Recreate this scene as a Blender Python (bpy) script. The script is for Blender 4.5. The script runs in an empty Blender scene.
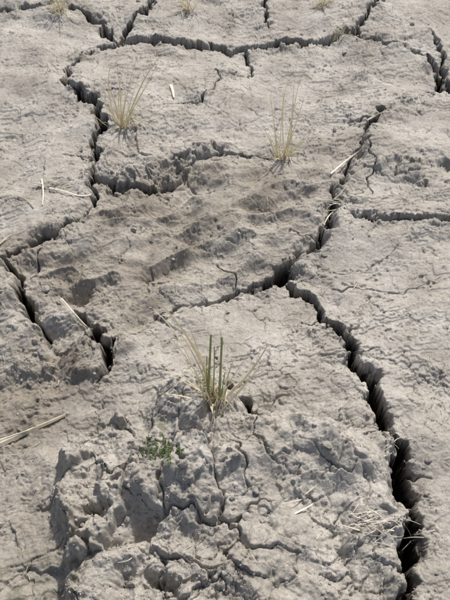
import bpy, math, random
import numpy as np
from mathutils import Vector
rng = np.random.default_rng(7); random.seed(7)
F32 = np.float32
# ------------------------------------------------------------ camera geometry
CAM_H = 1.0; PITCH = math.radians(50); VFOV = math.radians(50)
FPX = 300/math.tan(VFOV/2)
fw = np.array([0, math.cos(PITCH), -math.sin(PITCH)]); up = np.array([0, math.sin(PITCH), math.cos(PITCH)])
C0 = np.array([0, 0, CAM_H])
def ray(u, v): return fw + up*(300-v)/FPX + np.array([1., 0, 0])*(u-225)/FPX
def G(u, v, z=0.0):
    d = ray(u, v); t = (z-CAM_H)/d[2]; p = C0+d*t
    return p[0], p[1], t
# ------------------------------------------------------------ noise
_t = np.random.default_rng(3).permutation(256); PERM = np.concatenate([_t, _t, _t])
ANG = np.random.default_rng(5).random(256)*2*np.pi; GX = np.cos(ANG).astype(F32); GY = np.sin(ANG).astype(F32)
def perlin(x, y, s=0):
    xi = np.floor(x).astype(np.int32); yi = np.floor(y).astype(np.int32)
    fx = (x-xi).astype(F32); fy = (y-yi).astype(F32)
    u = fx*fx*fx*(fx*(fx*6-15)+10); v = fy*fy*fy*(fy*(fy*6-15)+10)
    def g(ix, iy, dx, dy):
        h = PERM[PERM[(ix+s*17) & 255]+((iy+s*31) & 255)]
        return GX[h]*dx+GY[h]*dy
    a = g(xi, yi, fx, fy); b = g(xi+1, yi, fx-1, fy); c = g(xi, yi+1, fx, fy-1); d = g(xi+1, yi+1, fx-1, fy-1)
    return ((a+(b-a)*u)*(1-v)+(c+(d-c)*u)*v)*1.5
def fbm(x, y, sc, octv=4, s=0, gain=.5):
    r = 0; a = 1.; f = 1./sc; tot = 0
    for i in range(octv):
        ca, sa = math.cos(i*.7+.3), math.sin(i*.7+.3)
        r = r+a*perlin((x*ca-y*sa)*f+i*13.7, (x*sa+y*ca)*f+i*7.3, s+i); tot += a; a *= gain; f *= 2.03
    return r/tot
R1 = np.random.default_rng(11).random(256).astype(F32); R2 = np.random.default_rng(12).random(256).astype(F32); R3 = np.random.default_rng(14).random(256).astype(F32)
def worley(x, y, sc, s=0, tilt=False):
    x = x/sc; y = y/sc
    xi = np.floor(x).astype(np.int32); yi = np.floor(y).astype(np.int32)
    f1 = np.full(x.shape, 9., F32); f2 = f1.copy(); idn = np.zeros(x.shape, F32); tl = np.zeros(x.shape, F32)
    for dx in (-1, 0, 1):
        for dy in (-1, 0, 1):
            h = PERM[PERM[(xi+dx+s*17) & 255]+((yi+dy+s*31) & 255)]
            ex = xi+dx+R1[h]-x; ey = yi+dy+R2[h]-y; d = np.sqrt(ex**2+ey**2)
            m = d < f1
            f2 = np.where(m, f1, np.minimum(f2, d)); idn = np.where(m, R1[(h+91) & 255], idn)
            if tilt: tl = np.where(m, (R3[(h+7) & 255]-.5)*ex+(R3[(h+60) & 255]-.5)*ey, tl)
            f1 = np.where(m, d, f1)
    return (f1, f2, idn, tl) if tilt else (f1, f2, idn)
def sst(a, b, x):
    t = np.clip((x-a)/(b-a), 0, 1); return t*t*(3-2*t)
# ------------------------------------------------------------ grid
def axis(start, end, fn):
    o = [start]
    while o[-1] < end: o.append(o[-1]+fn(o[-1]))
    return o
def sx(x):
    if x < .42: return .0014
    if x < .9: return .0014+(x-.42)*.0026
    return (x-.9)*.06+.0028
xp = axis(0, 60, sx); X1 = np.array([-a for a in xp[:0:-1]]+xp)
def sy(y):
    if y < .8: return .0013
    if y < 2.4: return .0013+(y-.8)*.0013
    return .0035+(y-2.4)*.06
yp = axis(.2, 80, sy)
yn = [.2]
while yn[-1] > -12: yn.append(yn[-1]-(.0014+(.2-yn[-1])*.07))
Y1 = np.array(yn[:0:-1]+yp)
NX, NY = len(X1), len(Y1)
X, Y = np.meshgrid(X1, Y1); X = X.astype(F32); Y = Y.astype(F32)
print('grid', NX, NY)
def zone(u, v, rx, ry, p=1.0):
    gx, gy, _ = G(u, v); return np.exp(-(((X-gx)/rx)**2+((Y-gy)/ry)**2)**p).astype(F32)
mwx = X+.035*fbm(X, Y, .08, 4, 40); mwy = Y+.035*fbm(X, Y, .08, 4, 44)
def poly_mask(pts, soft, z=0.):
    P = [G(u, v, z)[:2] for u, v in pts]
    inside = np.zeros(X.shape, bool); dm = np.full(X.shape, 9., F32)
    n = len(P)
    for i in range(n):
        (x0, y0), (x1, y1) = P[i], P[(i+1) % n]
        c = ((y0 > mwy) != (y1 > mwy)) & (mwx < (x1-x0)*(mwy-y0)/((y1-y0)+1e-9)+x0); inside ^= c
        L2 = (x1-x0)**2+(y1-y0)**2; t = np.clip(((mwx-x0)*(x1-x0)+(mwy-y0)*(y1-y0))/L2, 0, 1)
        dm = np.minimum(dm, np.hypot(mwx-x0-t*(x1-x0), mwy-y0-t*(y1-y0)))
    sd = np.where(inside, dm, -dm)
    return sst(-soft, soft, sd)
# ------------------------------------------------------------ cracks (photo survey -> ground metres)
CR = [
 [(-40,6,2),(0,11,3),(40,11,3),(75,12,3),(100,22,5),(118,38,7)],
 [(160,-40,3),(152,0,3),(146,12,4),(130,22,5),(118,38,7)],
 [(118,37,7),(140,37,4),(160,42,5),(190,46,4),(215,44,6),(240,48,4),(270,44,3),(300,43,4),(330,41,3),(355,36,4),(366,22,4),(374,8,4),(384,-25,4)],
 [(350,40,3),(375,43,2.5),(400,46,2.5),(425,55,4),(440,68,7),(444,85,12),(425,95,8),(400,103,6),(382,112,5),(372,120,6),(366,140,3),(350,165,3),(335,190,4),(328,215,4),(322,240,5),(300,255,8),(285,267,10),(262,280,8),(240,288,6),(215,298,8),(190,304,6),(172,312,3),(150,322,1)],
 [(425,28,1.5),(436,40,3),(446,58,4),(444,85,10),(470,92,8),(520,100,6)],
 [(118,38,7),(95,50,3),(75,60,3),(64,70,4),(66,85,6),(78,98,7),(96,104,8),(100,125,8),(97,150,8),(97,180,9),(92,210,4),(75,230,4),(45,243,3),(20,255,4),(5,265,4),(-40,280,3)],
 [(97,182,9),(118,191,8),(150,195,5),(172,186,3),(186,178,1)],
 [(176,172,1),(195,166,3),(228,157,5),(250,156,4),(275,156,1)],
 [(5,262,3),(18,280,6),(24,305,6),(38,328,5),(52,346,2)],
 [(62,300,1),(80,322,4),(97,338,13),(107,352,12),(106,372,5),(97,392,1)],
 [(283,272,5),(300,293,6),(325,320,8),(348,345,10),(355,365,11),(372,390,12),(382,430,13),(400,465,16),(410,500,16),(412,540,18),(407,575,18),(400,600,19),(385,660,15)],
 [(345,213,1),(362,220,3),(385,226,4),(410,229,4),(435,231,4),(500,226,3)],
 [(222,392,5),(240,405,8),(256,416,5),(264,426,1)],
 [(262,-15,3),(266,12,3),(270,26,1)],
 [(246,48,4),(251,62,3),(248,80,1)],
 [(218,68,1),(216,88,2),(204,104,2.2),(186,108,1.6),(166,107,.8)],
 [(262,424,1),(300,430,1.4),(345,440,1.5),(392,446,3)],
 [(42,253,1),(34,272,2.5),(30,280,1)],
 [(345,122,1),(360,120,3),(372,120,3)],
 [(366,150,1),(372,172,1.3),(366,196,1)],
 [(108,360,3),(126,343,2),(150,325,1.2)],
 [(225,455,.8),(238,470,1.2),(240,500,1.),(232,520,.6)],
 [(300,455,.6),(322,478,1.),(345,486,.9),(362,480,.6)],
 [(330,290,.6),(352,286,1.1),(390,292,1),(430,288,.6)],
 [(355,365,2),(366,356,1.4),(378,352,.6)],[(382,430,3),(372,437,2),(352,441,1)],[(325,320,2),(312,326,1.5),(300,324,.7)],
 [(400,465,3),(418,474,2),(436,476,.8)],[(348,345,2),(352,330,1.5),(362,322,.6)],[(97,150,3),(84,158,2),(66,156,.8)],[(96,104,3),(112,98,2),(128,99,.8)],
 [(322,240,2),(308,232,1.5),(290,234,.6)],[(240,288,2),(232,272,1.5),(215,262,.8)],
]
cw = perlin(X/.020, Y/.020, 61)+.7*perlin(X/.045, Y/.045, 62)
cw2 = perlin(X/.022, Y/.022, 63)+.6*perlin(X/.009, Y/.009, 64)
cdp = perlin(X/.05, Y/.05, 65)
kx = X+.004*perlin(X/.012, Y/.012, 66); ky = Y+.004*perlin(X/.012, Y/.012, 67)
c1, c2, cid, ctl = worley(kx, ky, .014, 31, True); chip = (cid-.5)+1.2*ctl-.25*sst(.12, 0, c2-c1)
d1, d2, did, dtl = worley(kx, ky, .034, 37, True); chunk = (did-.5)+1.2*dtl-.35*sst(.10, 0, d2-d1)
def warp(b, a1, a2, a3, a4):
    return b[0]+a1*perlin(X/.07, Y/.07, 50+b[1])+a2*perlin(X/.032, Y/.032, 51+b[1])+a3*perlin(X/.013, Y/.013, 52+b[1])+a4*perlin(X/.005, Y/.005, 57+b[1])
wX = warp((X, 0), .013, .013, .0026, .0005); wY = warp((Y, 3), .013, .013, .0026, .0005)
carve = np.zeros(X.shape, F32); bestS = np.full(X.shape, 1., F32)
def polydist(pts, pad):
    P = []
    for (u, v, w) in pts:
        a, b, t = G(u, v); P.append((a, b, w*t/FPX))
    xs = [p[0] for p in P]; ys = [p[1] for p in P]
    i0, i1 = np.searchsorted(X1, [min(xs)-pad, max(xs)+pad]); j0, j1 = np.searchsorted(Y1, [min(ys)-pad, max(ys)+pad])
    sl = (slice(j0, j1), slice(i0, i1)); x = wX[sl]; y = wY[sl]
    D = np.full(x.shape, 9., F32); S = np.zeros(x.shape, F32); W = np.zeros(x.shape, F32); A = np.zeros(x.shape, F32)
    n = len(P)-1
    for k in range(n):
        (x0, y0, w0), (x1, y1, w1) = P[k], P[k+1]; L2 = (x1-x0)**2+(y1-y0)**2+1e-9
        t = np.clip(((x-x0)*(x1-x0)+(y-y0)*(y1-y0))/L2, 0, 1)
        d = np.hypot(x-x0-t*(x1-x0), y-y0-t*(y1-y0)); m = d < D
        D = np.where(m, d, D); W = np.where(m, w0+(w1-w0)*t, W); A = np.where(m, (k+t)/n, A)
        S = np.where(m, np.sign((x1-x0)*(y-y0)-(y1-y0)*(x-x0)), S)
    return sl, D, S, W, A
for pts in CR:
    sl, D, S, W, A = polydist(pts, .12)
    h0 = W*.5; big = sst(.003, .012, W)
    dep = np.clip(h0*14, .002, .13)*(1+.35*cdp[sl])
    D2 = D+.0014*big*chip[sl]+.0045*big*chunk[sl]
    ha = h0*(1.1+.6*cw2[sl])
    ca = np.clip(dep*.2, 0, .018)*(1-sst(-.4*h0, .35*h0+.001, D2-ha))
    hb = h0*(1.0+.65*cw[sl]); tr = sst(-.7*h0-.0003, .02*h0+.0008, D2-hb)
    cb = dep*(1-tr)
    carve[sl] = np.maximum(carve[sl], np.maximum(ca, cb))
    bestS[sl] = np.minimum(bestS[sl], np.where(W > .004, D-h0, 1.))
# ------------------------------------------------------------ slab steps
H = np.zeros(X.shape, F32)
def step(pts, side, h, R, fade=.12, soft=.0):
    sl, D, S, W, A = polydist([(p[0], p[1], 1) for p in pts], R*3)
    e = sst(0, fade, A)*sst(0, fade, 1-A)
    q = sst(-.001, .004+soft, D*S*side+soft*.35*chunk[sl]+soft*.12*chip[sl])
    H[sl] += q*h*np.exp(-(D/R)**1.5)*e
step([(97,182),(118,191),(150,195),(172,186),(195,166),(222,158),(250,156)], 1, .034, .15, .2, .045)
step([(97,182),(118,191),(150,194),(172,185),(195,166)], -1, -.014, .07)
step([(118,37),(140,37),(160,42),(190,46),(215,44),(240,48),(270,44),(300,43),(330,41),(355,36),(366,22)], 1, .012, .10, .12, .012)
step([(60,95),(78,98),(96,104),(100,125),(97,150),(97,185)], 1, .018, .09, .12, .01)
step([(372,118),(366,140),(350,165),(335,190),(328,215),(322,240),(300,255),(285,267)], 1, .026, .12, .12, .02)
step([(345,213),(362,220),(385,226),(410,229),(435,231),(500,226)], 1, .010, .10, .12, .01)
step([(92,200),(75,230),(45,243),(20,255),(5,265),(-40,280)], -1, .018, .12, .12, .015)
step([(5,262),(18,280),(24,305),(38,328),(52,346),(60,380)], -1, .024, .09, .12, .012)
step([(62,300),(80,322),(97,338),(107,352),(106,372),(97,392)], -1, .020, .08, .12, .012)
step([(108,365),(126,343),(150,325),(180,308),(215,298),(262,280)], -1, .014, .09, .12, .02)
step([(222,392),(240,405),(262,424),(300,430),(345,440),(392,446)], -1, .014, .12, .12, .012)
step([(440,66),(444,85),(425,95),(400,103),(382,112),(372,120)], 1, .02, .10, .12, .012)
step([(366,178),(400,172),(430,178),(480,172)], 1, .020, .08, .15, .03)
step([(283,272),(300,293),(325,320),(348,345),(355,365),(372,390),(382,430)], 1, .012, .08, .12, .006)
# lifted plate margins
H += .014*np.exp(-np.clip(bestS, 0, None)/.055)*sst(-.15, .25, fbm(X, Y, .18, 2, 240))
# ------------------------------------------------------------ relief
mound = poly_mask([(60,470),(120,425),(190,395),(260,425),(390,450),(402,520),(400,600),(380,680),(90,680),(75,560)], .022)
lump = np.clip(1.1*zone(140,490,.14,.13,1.3)+1.1*zone(150,590,.15,.09,1.3)+.5*zone(260,430,.12,.05)+.6*zone(400,172,.11,.05)+.7*zone(150,175,.14,.06)+.4*zone(120,145,.1,.1)+.38*mound+.4*sst(.15, .45, fbm(X, Y, .16, 3, 210)), 0, 1)
centre = poly_mask([(100,190),(200,168),(290,165),(340,170),(322,240),(285,262),(180,300),(120,350),(100,340),(60,290),(90,215)], .05)
left = poly_mask([(-200,270),(60,235),(110,350),(90,400),(0,470),(-200,500)], .05)
smoothR = poly_mask([(300,260),(340,180),(600,160),(700,500),(430,520),(370,380)], .05)
H += .045*fbm(X, Y, .40, 3, 1)
H += .060*mound*(1-.15*zone(150,590,.2,.1))
H += .055*mound*fbm(X, Y, .12, 3, 9)
rough = np.clip(.32+.7*lump+.35*centre+.45*left-.15*smoothR, .2, 1.3)
H += .022*rough*fbm(X, Y, .08, 5, 13, .45)
gx_ = X+.02*perlin(X/.09, Y/.09, 17); gy_ = Y+.02*perlin(X/.09, Y/.09, 18)
rx = (gx_*math.cos(.5)+gy_*math.sin(.5)); ry = (-gx_*math.sin(.5)+gy_*math.cos(.5))
rd = 1-np.abs(fbm(rx/2.6, ry, .10, 3, 19, .4))*3.4
H += .018*centre*rd+.012*left*rd
# crust layers: thin plates of dried silt, patchy
tw = .016*perlin(X/.035, Y/.035, 71)+.006*perlin(X/.011, Y/.011, 72)
flat = np.clip(1-.85*lump-.35*centre, 0, 1)
pm1 = sst(-.2, .25, fbm(X, Y, .22, 3, 201)); pm2 = sst(-.02, .28, fbm(X, Y, .15, 3, 205))
tn = fbm(X*.45+tw, Y+tw*.6, .08, 4, 21)*6+.2*chip
fl = np.floor(tn); fr = tn-fl; H += .0034*flat*(.25+.75*pm1)*(fl+sst(.0, .10, fr))
tn2 = fbm(X*.4+tw*.5, Y+tw*.4, .028, 4, 33)*3.4; fl2 = np.floor(tn2)
H += .0013*(fl2+sst(0, .16, tn2-fl2))*pm2
# broken blocks in the crumbled areas
bx = X+.022*perlin(X/.05, Y/.05, 81)+.007*perlin(X/.014, Y/.014, 83); by = Y+.022*perlin(X/.05, Y/.05, 82)+.007*perlin(X/.014, Y/.014, 84)
b1, b2, bid, btl = worley(bx, by, .080, 2, True)
blk = (bid-.5)*1.1+1.4*btl-.9*sst(.09, .0, b2-b1)*(bid > .4)-.35*b1*b1
H += .022*np.clip(lump, 0, 1)**1.3*blk
e1, e2, eid, etl = worley(bx, by, .034, 5, True); em = sst(-.25, .1, fbm(X, Y, .07, 2, 220))
H += .0125*lump*em*((eid-.5)+1.3*etl-.7*sst(.10, 0, e2-e1)*(eid > .5)-.5*e1*e1)
f1b, f2b, idb = worley(bx, by, .013, 6); clodb = np.sqrt(np.clip(1-f1b*f1b*1.6, 0, 1))*idb
mclod = np.clip(.9*lump+.2*centre+.3*left+.55*sst(.05, .3, fbm(X, Y, .11, 3, 92)), 0, 1)
H += .0050*mclod*clodb*sst(-.15, .15, fbm(X, Y, .04, 2, 94))
f1c, f2c, idc = worley(X+.003*perlin(X/.006, Y/.006, 7), Y+.003*perlin(X/.006, Y/.006, 6), .0070, 8)
H += .0026*(.15+.85*mclod)*np.sqrt(np.clip(1-f1c*f1c*1.5, 0, 1))*(idc > .5)*sst(-.15, .15, fbm(X, Y, .05, 2, 96))
H += .006*lump*fbm(X, Y, .014, 4, 230, .6)
pm = sst(.05, .28, fbm(X, Y, .09, 3, 101))
H -= .0042*pm*sst(.5, .15, f1b)*(idb > .62)*(1-.3*lump)
rim = np.exp(-np.clip(bestS, 0, None)/.020)
H += rim*(.0045*chip+.0065*chunk-.004)
# hairline cracks
hx = X+.012*perlin(X/.03, Y/.03, 121)+.004*perlin(X/.008, Y/.008, 122); hy = Y+.012*perlin(X/.03, Y/.03, 123)+.004*perlin(X/.008, Y/.008, 124)
g1, g2, _ = worley(hx, hy, .11, 13); hl = sst(.018, .004, g2-g1)*sst(-.06, .12, fbm(X, Y, .1, 2, 130))
k1, k2, _ = worley(hx, hy, .045, 14); hl2 = sst(.036, .008, k2-k1)*sst(.0, .2, fbm(X, Y, .13, 2, 131)+.12*mound)
carve = np.maximum(carve, np.maximum(.0055*hl, .0035*hl2))
H += .0009*fbm(X, Y, .010, 4, 140, .65)
for (u, v, rx_, ry_, d) in [(165,588,.05,.010,.022),(92,516,.02,.010,.020),(60,350,.05,.05,.010),(420,178,.06,.008,.012),(388,170,.04,.006,.010),(120,548,.03,.01,.012)]:
    gx, gy, _ = G(u, v, .03)
    H -= d*np.exp(-((((mwx-gx)/rx_)**2+((mwy-gy)/ry_)**2))**1.2)*(1+1.2*chunk)
wdt = .36+.40*np.clip(Y, 0, 50)
outside = np.clip(sst(0, .12, np.abs(X)-wdt)+sst(2.25, 2.4, Y)+sst(.2, .1, Y), 0, 1)
o1, o2, _ = worley(wX*1., wY*1., .42, 23)
carve = np.maximum(carve, outside*.07*sst(.055, .02, (o2-o1)+.02*cw)*(np.hypot(X, Y) < 12))
incrack = sst(.012, .04, carve)
Z = H-carve+incrack*(.010*chip+.014*chunk)
wall = sst(.004, .02, carve)*sst(3, 1.5, np.hypot(X, Y-1))
XX = X+wall*(.006*perlin(Z/.014+9, Y/.03, 180)+.0022*perlin(Z/.006, X/.009, 181))
YY = Y+wall*(.007*perlin(X/.03, Z/.014, 182)+.0026*perlin(X/.009, Z/.006, 183))
# ------------------------------------------------------------ albedo and painted shade attributes
damp = np.clip(.50*centre+.45*left+.25*zone(60,420,.15,.15)+.7*fbm(X, Y, .18, 5, 150)+.08+.2*lump*(1-mound), 0, 1)
damp = np.clip(damp+.5*zone(30,590,.12,.1), 0, 1)
crack_shade = sst(.005, .032, carve)  # painted shade for crack walls and floors, stronger with carve depth
moss = np.clip(.5*zone(20,590,.12,.06)+.75*zone(160,448,.03,.022), 0, 1)*sst(-.1, .3, fbm(X, Y, .02, 3, 160))
nv = NX*NY
co = np.empty((nv, 3), F32); co[:, 0] = XX.ravel(); co[:, 1] = YY.ravel(); co[:, 2] = Z.ravel()
idx = np.arange(nv, dtype=np.int32).reshape(NY, NX)
q = np.stack([idx[:-1, :-1], idx[:-1, 1:], idx[1:, 1:], idx[1:, :-1]], -1).reshape(-1, 4)
def mesh_np(name, co, faces, k, smooth=True):
    me = bpy.data.meshes.new(name); me.vertices.add(len(co)); me.vertices.foreach_set('co', np.ascontiguousarray(co, F32).ravel())
    nf = len(faces); me.loops.add(nf*k); me.loops.foreach_set('vertex_index', np.ascontiguousarray(faces, np.int32).ravel())
    me.polygons.add(nf); me.polygons.foreach_set('loop_start', np.arange(0, nf*k, k, dtype=np.int32))
    me.polygons.foreach_set('use_smooth', np.full(nf, smooth)); me.update(calc_edges=True)
    return me
me = mesh_np('ground', co, q, 4)
for nm, ar in (('damp', damp), ('moss', moss), ('crack_shade', crack_shade)):
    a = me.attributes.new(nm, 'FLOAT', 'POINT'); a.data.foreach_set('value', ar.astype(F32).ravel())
ground = bpy.data.objects.new('ground', me); bpy.context.collection.objects.link(ground)
def zat(x, y):
    i = np.clip(np.searchsorted(X1, x), 0, NX-1); j = np.clip(np.searchsorted(Y1, y), 0, NY-1); return Z[j, i]
def hit(u, v):
    d = ray(u, v); t = .6
    while t < 4:
        p = C0+d*t
        if p[2] <= zat(p[0], p[1]): return p
        t += .002
    return p
# ------------------------------------------------------------ materials
def mat(name):
    m = bpy.data.materials.new(name); m.use_nodes = True; nt = m.node_tree; b = nt.nodes['Principled BSDF']
    b.inputs['Roughness'].default_value = .8; b.inputs['Specular IOR Level'].default_value = .3
    return m, nt, b
def nd(nt, t, **k):
    n = nt.nodes.new(t)
    for a, v in k.items(): setattr(n, a, v)
    return n
def noise(nt, vec, sc, det=6, r=.6):
    n = nd(nt, 'ShaderNodeTexNoise'); n.inputs['Scale'].default_value = sc; n.inputs['Detail'].default_value = det; n.inputs['Roughness'].default_value = r
    nt.links.new(vec, n.inputs['Vector']); return n.outputs['Fac']
def ramp(nt, fac, stops):
    r = nd(nt, 'ShaderNodeValToRGB'); nt.links.new(fac, r.inputs[0]); e = r.color_ramp.elements
    while len(e) < len(stops): e.new(.5)
    for x, (p, c) in zip(e, stops): x.position = p; x.color = (*c, 1) if len(c) == 3 else c
    return r.outputs[0]
def mix(nt, f, a, b, mode='MIX'):
    m = nd(nt, 'ShaderNodeMix', data_type='RGBA', blend_type=mode)
    for s, i in ((f, 0), (a, 6), (b, 7)):
        if hasattr(s, 'links'): nt.links.new(s, m.inputs[i])
        else: m.inputs[i].default_value = s if i == 0 else (*s, 1)
    return m.outputs[2]
def soil(name, attrs=True):
    m, nt, b = mat(name); L = nt.links
    tc = nd(nt, 'ShaderNodeTexCoord').outputs['Object']
    n7 = noise(nt, tc, 8, 6, .7)
    light = ramp(nt, n7, [(.3, (.255, .237, .208)), (.5, (.345, .326, .292)), (.70, (.43, .411, .376))])
    dark = ramp(nt, n7, [(.3, (.155, .133, .103)), (.5, (.225, .199, .161)), (.70, (.30, .272, .228))])
    if attrs:
        at = nd(nt, 'ShaderNodeAttribute', attribute_name='damp').outputs['Fac']; col = mix(nt, at, light, dark)
    else: col = mix(nt, .2, light, dark)
    g = ramp(nt, noise(nt, tc, 130, 3, .7), [(.3, (.76, .76, .76)), (.5, (1, 1, 1)), (.7, (1.16, 1.16, 1.16))])
    col = mix(nt, 1., col, g, 'MULTIPLY')
    g2 = ramp(nt, noise(nt, tc, 700, 1, .7), [(.32, (.76, .755, .74)), (.5, (1, 1, 1)), (.68, (1.18, 1.18, 1.18))])
    col = mix(nt, 1., col, g2, 'MULTIPLY')
    if attrs:
        ms = nd(nt, 'ShaderNodeAttribute', attribute_name='moss').outputs['Fac']; col = mix(nt, ms, col, (.085, .10, .045))
        dp = nd(nt, 'ShaderNodeAttribute', attribute_name='crack_shade').outputs['Fac']; col = mix(nt, dp, col, (.06, .048, .036))  # crack interiors darkened in the colour to stand in for shade
    L.new(col, b.inputs['Base Color'])
    bp = nd(nt, 'ShaderNodeBump'); bp.inputs['Strength'].default_value = .48; bp.inputs['Distance'].default_value = .004
    L.new(noise(nt, tc, 230, 4, .72), bp.inputs['Height']); L.new(bp.outputs[0], b.inputs['Normal'])
    return m
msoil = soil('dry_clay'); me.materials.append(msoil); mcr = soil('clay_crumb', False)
def blademat(name, c0, c1, tr=.25):
    m, nt, b = mat(name); tc = nd(nt, 'ShaderNodeTexCoord').outputs['Object']
    nt.links.new(ramp(nt, noise(nt, tc, 45, 4), [(.35, c0), (.65, c1)]), b.inputs['Base Color']); b.inputs['Roughness'].default_value = .6; b.inputs['Specular IOR Level'].default_value = .3
    t = nd(nt, 'ShaderNodeBsdfTranslucent'); t.inputs[0].default_value = (*c1, 1); mx = nd(nt, 'ShaderNodeMixShader'); mx.inputs[0].default_value = tr
    nt.links.new(b.outputs[0], mx.inputs[1]); nt.links.new(t.outputs[0], mx.inputs[2]); nt.links.new(mx.outputs[0], nt.nodes['Material Output'].inputs[0])
    return m
mdry = blademat('dry_blade', (.68, .61, .41), (.86, .80, .62), .4); mgreen = blademat('green_blade', (.24, .28, .11), (.44, .46, .24), .35); mstraw = blademat('straw', (.40, .33, .22), (.60, .54, .42), .05)
mpale = blademat('bleached_straw', (.55, .5, .4), (.72, .68, .58), .05); mleaf = blademat('weed_leaf', (.04, .07, .018), (.11, .15, .045), .2)
# ------------------------------------------------------------ blades / stalks
class Geo:
    def __init__(s): s.v = []; s.f = []; s.m = []
    def blade(s, pts, w, m=0, tip=.1, fold=.35):
        n = len(pts); P = [Vector(p) for p in pts]; b0 = len(s.v); side0 = None
        yaw = random.random()*6.28
        for i, p in enumerate(P):
            t = (P[min(i+1, n-1)]-P[max(i-1, 0)]).normalized()
            r = Vector((math.cos(yaw), math.sin(yaw), .1)) if side0 is None else side0
            sd = (r-t*r.dot(t)).normalized(); side0 = sd; nr = t.cross(sd)
            k = i/(n-1); ww = w*.5*(1-(1-tip)*k**1.6)
            s.v += [p-sd*ww, p+nr*ww*fold*2, p+sd*ww, p-nr*ww*fold*.6]
        for i in range(n-1):
            a = b0+i*4; c = a+4
            for k in range(4):
                s.f.append((a+k, a+(k+1) % 4, c+(k+1) % 4, c+k)); s.m.append(m)
        s.f.append((b0, b0+3, b0+2, b0+1)); s.m.append(m); e = b0+(n-1)*4; s.f.append((e, e+1, e+2, e+3)); s.m.append(m)
    def make(s, name, mats):
        me = bpy.data.meshes.new(name); me.from_pydata([tuple(v) for v in s.v], [], s.f)
        for m in mats: me.materials.append(m)
        me.polygons.foreach_set('material_index', s.m); me.update()
        o = bpy.data.objects.new(name, me); bpy.context.collection.objects.link(o); return o
def arc(a, b, sag, n=9, jit=0.):
    a = np.array(a, float); b = np.array(b, float); o = []; L = np.linalg.norm(b-a)
    j = np.array([random.gauss(0, 1) for _ in range(3)])*jit*L
    for i in range(n):
        k = i/(n-1); o.append(a+(b-a)*k+np.array([0, 0, sag*L])*4*k*(1-k)+j*4*k*(1-k))
    return o
def on_plane(u, v, y):
    d = ray(u, v); t = y/d[1]; return C0+d*t
def tuft(base, tips, extra, elen, w, seed, green=(), nroot=14, spread=.5):
    random.seed(seed); g = Geo(); B = hit(*base)
    for (u, v, ww) in tips:
        b = B+np.array([random.gauss(0, .009), random.gauss(0, .007), -.008]); tp = on_plane(u, v, B[1]+random.uniform(-.03, .05))
        g.blade(arc(b, tp, random.uniform(.02, .12), 11, .025), w*ww, 0, .3)
    for (u0, v0, u, v, ww) in green:
        b = hit(u0, v0)+np.array([0, 0, -.01]); tp = on_plane(u, v, b[1]+random.uniform(-.01, .015))
        g.blade(arc(b, tp, .0, 8, .012), w*ww, 1, .6, .5)
    for i in range(extra):
        an = random.random()*6.28; el = math.radians(random.uniform(30, 85)); L = elen*random.uniform(.35, 1)
        b = B+np.array([random.gauss(0, .010), random.gauss(0, .008), -.008])
        tp = b+L*np.array([math.cos(an)*math.cos(el), math.sin(an)*math.cos(el), math.sin(el)])
        g.blade(arc(b, tp, random.uniform(-.02, .14), 9, .05), w*random.uniform(.4, .8), 0, .12)
    for i in range(nroot):
        an = random.random()*6.28; L = random.uniform(.015, .05); b = B+np.array([random.gauss(0, .012), random.gauss(0, .01), .001])
        x, y = b[0]+L*math.cos(an), b[1]+L*math.sin(an)
        g.blade(arc(b, (x, y, zat(x, y)+.002), .25, 6, .05), w*.6, 2, .3)
    return g.make('dry_grass_tuft', [mdry, mgreen, mstraw])
tuft((214,404), [(148,294,.9),(156,312,.8),(172,322,.6),(186,335,.7),(166,394,.8),(165,368,.7),(267,346,.9),(264,362,.7),(250,372,.6),(190,328,.7),(178,357,.6),(236,376,.6),(243,362,.6),(172,340,.6),(160,330,.5)],
     6, .11, .0048, 21, green=[(207,402,211,334,1.05),(212,400,214,346,.7),(219,404,222,337,.9),(209,400,207,356,.6),(220,404,225,372,.55)], nroot=16)
tuft((122,128), [(163,54,.9),(158,62,.6),(96,92,.7),(110,68,.8),(104,78,.7),(138,54,.8),(152,78,.7),(174,88,.6),(178,98,.5),(128,64,.6),(116,60,.6),(88,110,.5),(147,92,.6),(134,76,.8),(142,66,.5),(122,74,.6)],
     10, .13, .0048, 22, nroot=12)
tuft((284,158), [(297,60,.8),(301,74,.6),(270,94,.7),(305,94,.7),(312,110,.6),(317,122,.5),(263,118,.5),(288,80,.7),(278,102,.6),(268,132,.5),(308,134,.6),(293,98,.8),(284,92,.6)],
     8, .12, .0045, 23, nroot=10)
tuft((62,12), [(50,-18,.8),(58,-24,.8),(70,-16,.7),(76,-5,.6),(48,2,.6)], 20, .11, .0045, 24)
tuft((187,10), [(176,-8,.8),(184,-15,.8),(194,-12,.7),(202,-2,.6),(172,4,.6)], 18, .08, .0045, 25)
tuft((322,6), [(308,-14,.8),(320,-22,.8),(334,-14,.7)], 16, .10, .0045, 26)
tuft((338,36), [(333,24,.8),(345,26,.8)], 10, .05, .0035, 27)
def ground_stalk(name, pts, w, m, lift=.004, mats=None):
    g = Geo(); H3 = [hit(u, v)+np.array([0, 0, lift]) for u, v in pts]
    n = len(H3); P = []
    for i in range(n-1):
        for k in range(5): P.append(H3[i]+(H3[i+1]-H3[i])*k/5)
    P.append(H3[-1]); P = np.array(P)
    P[:, 2] = np.maximum(P[:, 2], np.array([zat(p[0], p[1]) for p in P])+lift*.6)
    for _ in range(8): P[1:-1] = (P[:-2]+2*P[1:-1]+P[2:])/4
    P[:, 2] += max(0, max(zat(p[0], p[1])-p[2] for p in P)*.6)
    g.blade(P, w, 0, .5, .5); return g.make(name, [m])
ground_stalk('straw_stalk', [(62,302),(72,314),(82,325),(96,340)], .0075, mpale, .006)
ground_stalk('straw_stalk', [(-6,449),(20,437),(45,426),(66,416)], .0095, mstraw, .004)
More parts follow.
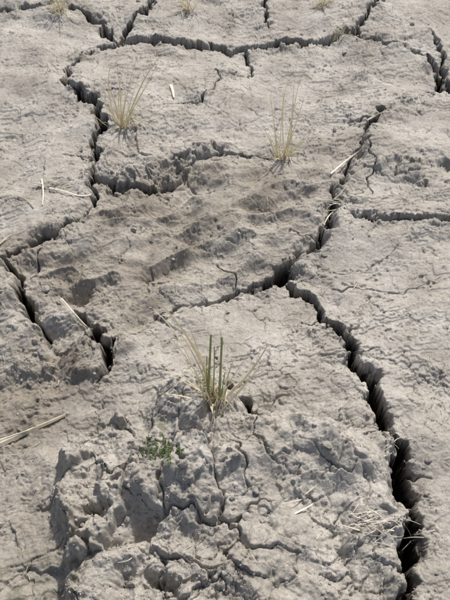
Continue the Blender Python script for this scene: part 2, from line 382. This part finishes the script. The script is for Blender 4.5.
ground_stalk('straw_stalk', [(-8,445),(12,438),(30,432)], .005, mpale, .006)
ground_stalk('straw_stalk', [(330,176),(345,163),(358,154),(368,148)], .006, mpale, .006)
ground_stalk('straw_stalk', [(320,244),(322,230),(330,217),(341,210)], .004, mpale, .008)
ground_stalk('straw_stalk', [(50,190),(66,193),(80,199),(93,204)], .005, mpale, .006)
ground_stalk('straw_stalk', [(18,198),(28,201),(34,209)], .004, mstraw, .004)
ground_stalk('straw_stalk', [(333,205),(338,198),(345,190)], .005, mpale, .008)
ground_stalk('straw_stalk', [(42,180),(44,192),(43,206)], .004, mpale, .004)
ground_stalk('straw_stalk', [(171,86),(173,92),(174,99)], .009, mpale, .005)
ground_stalk('straw_stalk', [(0,246),(6,240),(12,236)], .004, mstraw, .006)
ground_stalk('straw_stalk', [(366,124),(376,120),(388,116)], .005, mpale, .006)
def clump(name, c, n, r, L, seed, m=mpale):
    random.seed(seed); g = Geo()
    for i in range(n):
        p = hit(c[0]+random.gauss(0, r), c[1]+random.gauss(0, r*.6)); an = random.uniform(-.9, .9)+(math.pi if random.random() < .5 else 0); l = random.uniform(.4, 1)*L
        x, y = p[0]+l*math.cos(an), p[1]+l*math.sin(an)*.7
        z = max(zat(x, y), p[2]-.01)
        g.blade(arc(p+np.array([0, 0, .002]), (x, y, z+.004), random.uniform(.05, .25), 8, .12), random.uniform(.0012, .0028), 0, .3, .5)
    return g.make(name, [m])
clump('straw_clump', (376,524), 30, 12, .05, 31); clump('straw_clump', (408,540), 12, 7, .05, 32); clump('straw_clump', (322,506), 4, 16, .05, 33)
clump('straw_clump', (58,190), 12, 12, .06, 34); clump('straw_clump', (336,205), 12, 6, .06, 35)
clump('straw_clump', (386,446), 4, 5, .04, 36)
random.seed(50); g = Geo()
for i in range(150):
    u, v = random.uniform(-60, 510), random.uniform(-20, 620)
    x, y, _ = G(u, v); z = zat(x, y)
    if z < -.03: continue
    an = random.random()*6.28; l = random.uniform(.005, .022)
    x2, y2 = x+l*math.cos(an), y+l*math.sin(an); z2 = max(zat(x2, y2), z-.006)
    g.blade(arc((x, y, z+.0015), (x2, y2, z2+.002), random.uniform(.0, .1), 6, .06), random.uniform(.0008, .0018), random.choice([0, 0, 1]), .4, .5)
g.make('straw_litter', [mpale, mstraw])
random.seed(61); g = Geo()
def leaf(p, d, L, w):
    d = Vector(d).normalized(); s = d.cross(Vector((0, 0, 1))).normalized(); n = s.cross(d); b = len(g.v); p = Vector(p)
    for k, ww in [(0, .12), (.25, .8), (.5, 1), (.75, .75), (1, .1)]:
        c = p+d*L*k+n*(L*.25*math.sin(k*3)); g.v.extend([c-s*w*ww*.5+n*w*.12, c, c+s*w*ww*.5+n*w*.12])
    for i in range(4):
        a = b+i*3; g.f += [(a, a+1, a+4, a+3), (a+1, a+2, a+5, a+4)]; g.m += [0, 0]
for i in range(46):
    u, v = random.gauss(161, 9), random.gauss(450, 6); p = hit(u, v); an = random.random()*6.28; hh = random.uniform(0, .005)
    for k in range(3): leaf(p+np.array([0, 0, hh]), (math.cos(an+k*2.1), math.sin(an+k*2.1), random.uniform(.05, .5)), random.uniform(.003, .006), random.uniform(.002, .0036))
g.make('green_weed', [mleaf])
# ------------------------------------------------------------ soil crumbs
import bmesh
bm = bmesh.new(); bmesh.ops.create_icosphere(bm, subdivisions=2, radius=1); bm.verts.ensure_lookup_table()
iv = np.array([v.co.normalized()[:] for v in bm.verts]); fi = np.array([[v.index for v in f.verts] for f in bm.faces]); bm.free()
N = 6000
vv = []; ff = []; k = 0
U = rng.uniform(-70, 520, N*4); V = rng.uniform(-30, 640, N*4)
vars_ = []
for s in range(16):
    r = np.random.default_rng(s); d = iv.copy()
    for _ in range(9):
        n = r.normal(size=3); n /= np.linalg.norm(n); c = r.uniform(.45, .85); e = np.clip(d@n-c, 0, None); d -= e[:, None]*n*.95
    vars_.append(d*(1+.06*r.normal(size=(len(d), 1))))
for u, v in zip(U, V):
    if k >= N: break
    x, y, t = G(u, v)
    i = np.clip(np.searchsorted(X1, x), 0, NX-1); j = np.clip(np.searchsorted(Y1, y), 0, NY-1)
    if carve[j, i] > .02: continue
    dens = .04+.7*mclod[j, i]**2+.5*rim[j, i]
    if rng.random() > dens: continue
    s = .0008*(rng.pareto(2.2)+1); s = min(s, .009)
    d = vars_[rng.integers(16)]; an = rng.uniform(0, 6.28); R = np.array([[math.cos(an), -math.sin(an), 0], [math.sin(an), math.cos(an), 0], [0, 0, 1]])
    vv.append((d*np.array([1, rng.uniform(.6, 1), rng.uniform(.5, .9)])*s)@R.T+np.array([x, y, Z[j, i]+s*.1])); ff.append(fi+k*len(iv)); k += 1
cm = mesh_np('soil_crumbs', np.concatenate(vv), np.concatenate(ff), 3, False); cm.materials.append(mcr)
bpy.context.collection.objects.link(bpy.data.objects.new('soil_crumbs', cm))
# ------------------------------------------------------------ light
EL, AZ = math.radians(55), math.radians(22)
w = bpy.data.worlds.new('World'); bpy.context.scene.world = w; w.use_nodes = True
sk = w.node_tree.nodes.new('ShaderNodeTexSky'); sk.sky_type = 'NISHITA'; sk.sun_disc = False; sk.sun_elevation = EL; sk.sun_rotation = AZ; sk.dust_density = 5.0; sk.air_density = 1.0
w.node_tree.links.new(sk.outputs[0], w.node_tree.nodes['Background'].inputs[0]); w.node_tree.nodes['Background'].inputs[1].default_value = .125
sl_ = bpy.data.lights.new('sun', 'SUN'); sl_.energy = 4.0; sl_.angle = math.radians(2.2); sl_.color = (1, .965, .91)
so = bpy.data.objects.new('sun', sl_); bpy.context.collection.objects.link(so)
sd = Vector((math.sin(AZ)*math.cos(EL), math.cos(AZ)*math.cos(EL), math.sin(EL))); so.rotation_euler = sd.to_track_quat('Z', 'Y').to_euler()
# ------------------------------------------------------------ camera
cd = bpy.data.cameras.new('camera'); cam = bpy.data.objects.new('camera', cd); bpy.context.collection.objects.link(cam)
cam.location = (0, 0, CAM_H); cam.rotation_euler = (math.pi/2-PITCH, 0, 0)
cd.sensor_fit = 'VERTICAL'; cd.angle = VFOV; cd.clip_start = .02; cd.clip_end = 300
sc = bpy.context.scene; sc.camera = cam; sc.view_settings.view_transform = 'Standard'; sc.view_settings.look = 'None'; sc.view_settings.exposure = 0
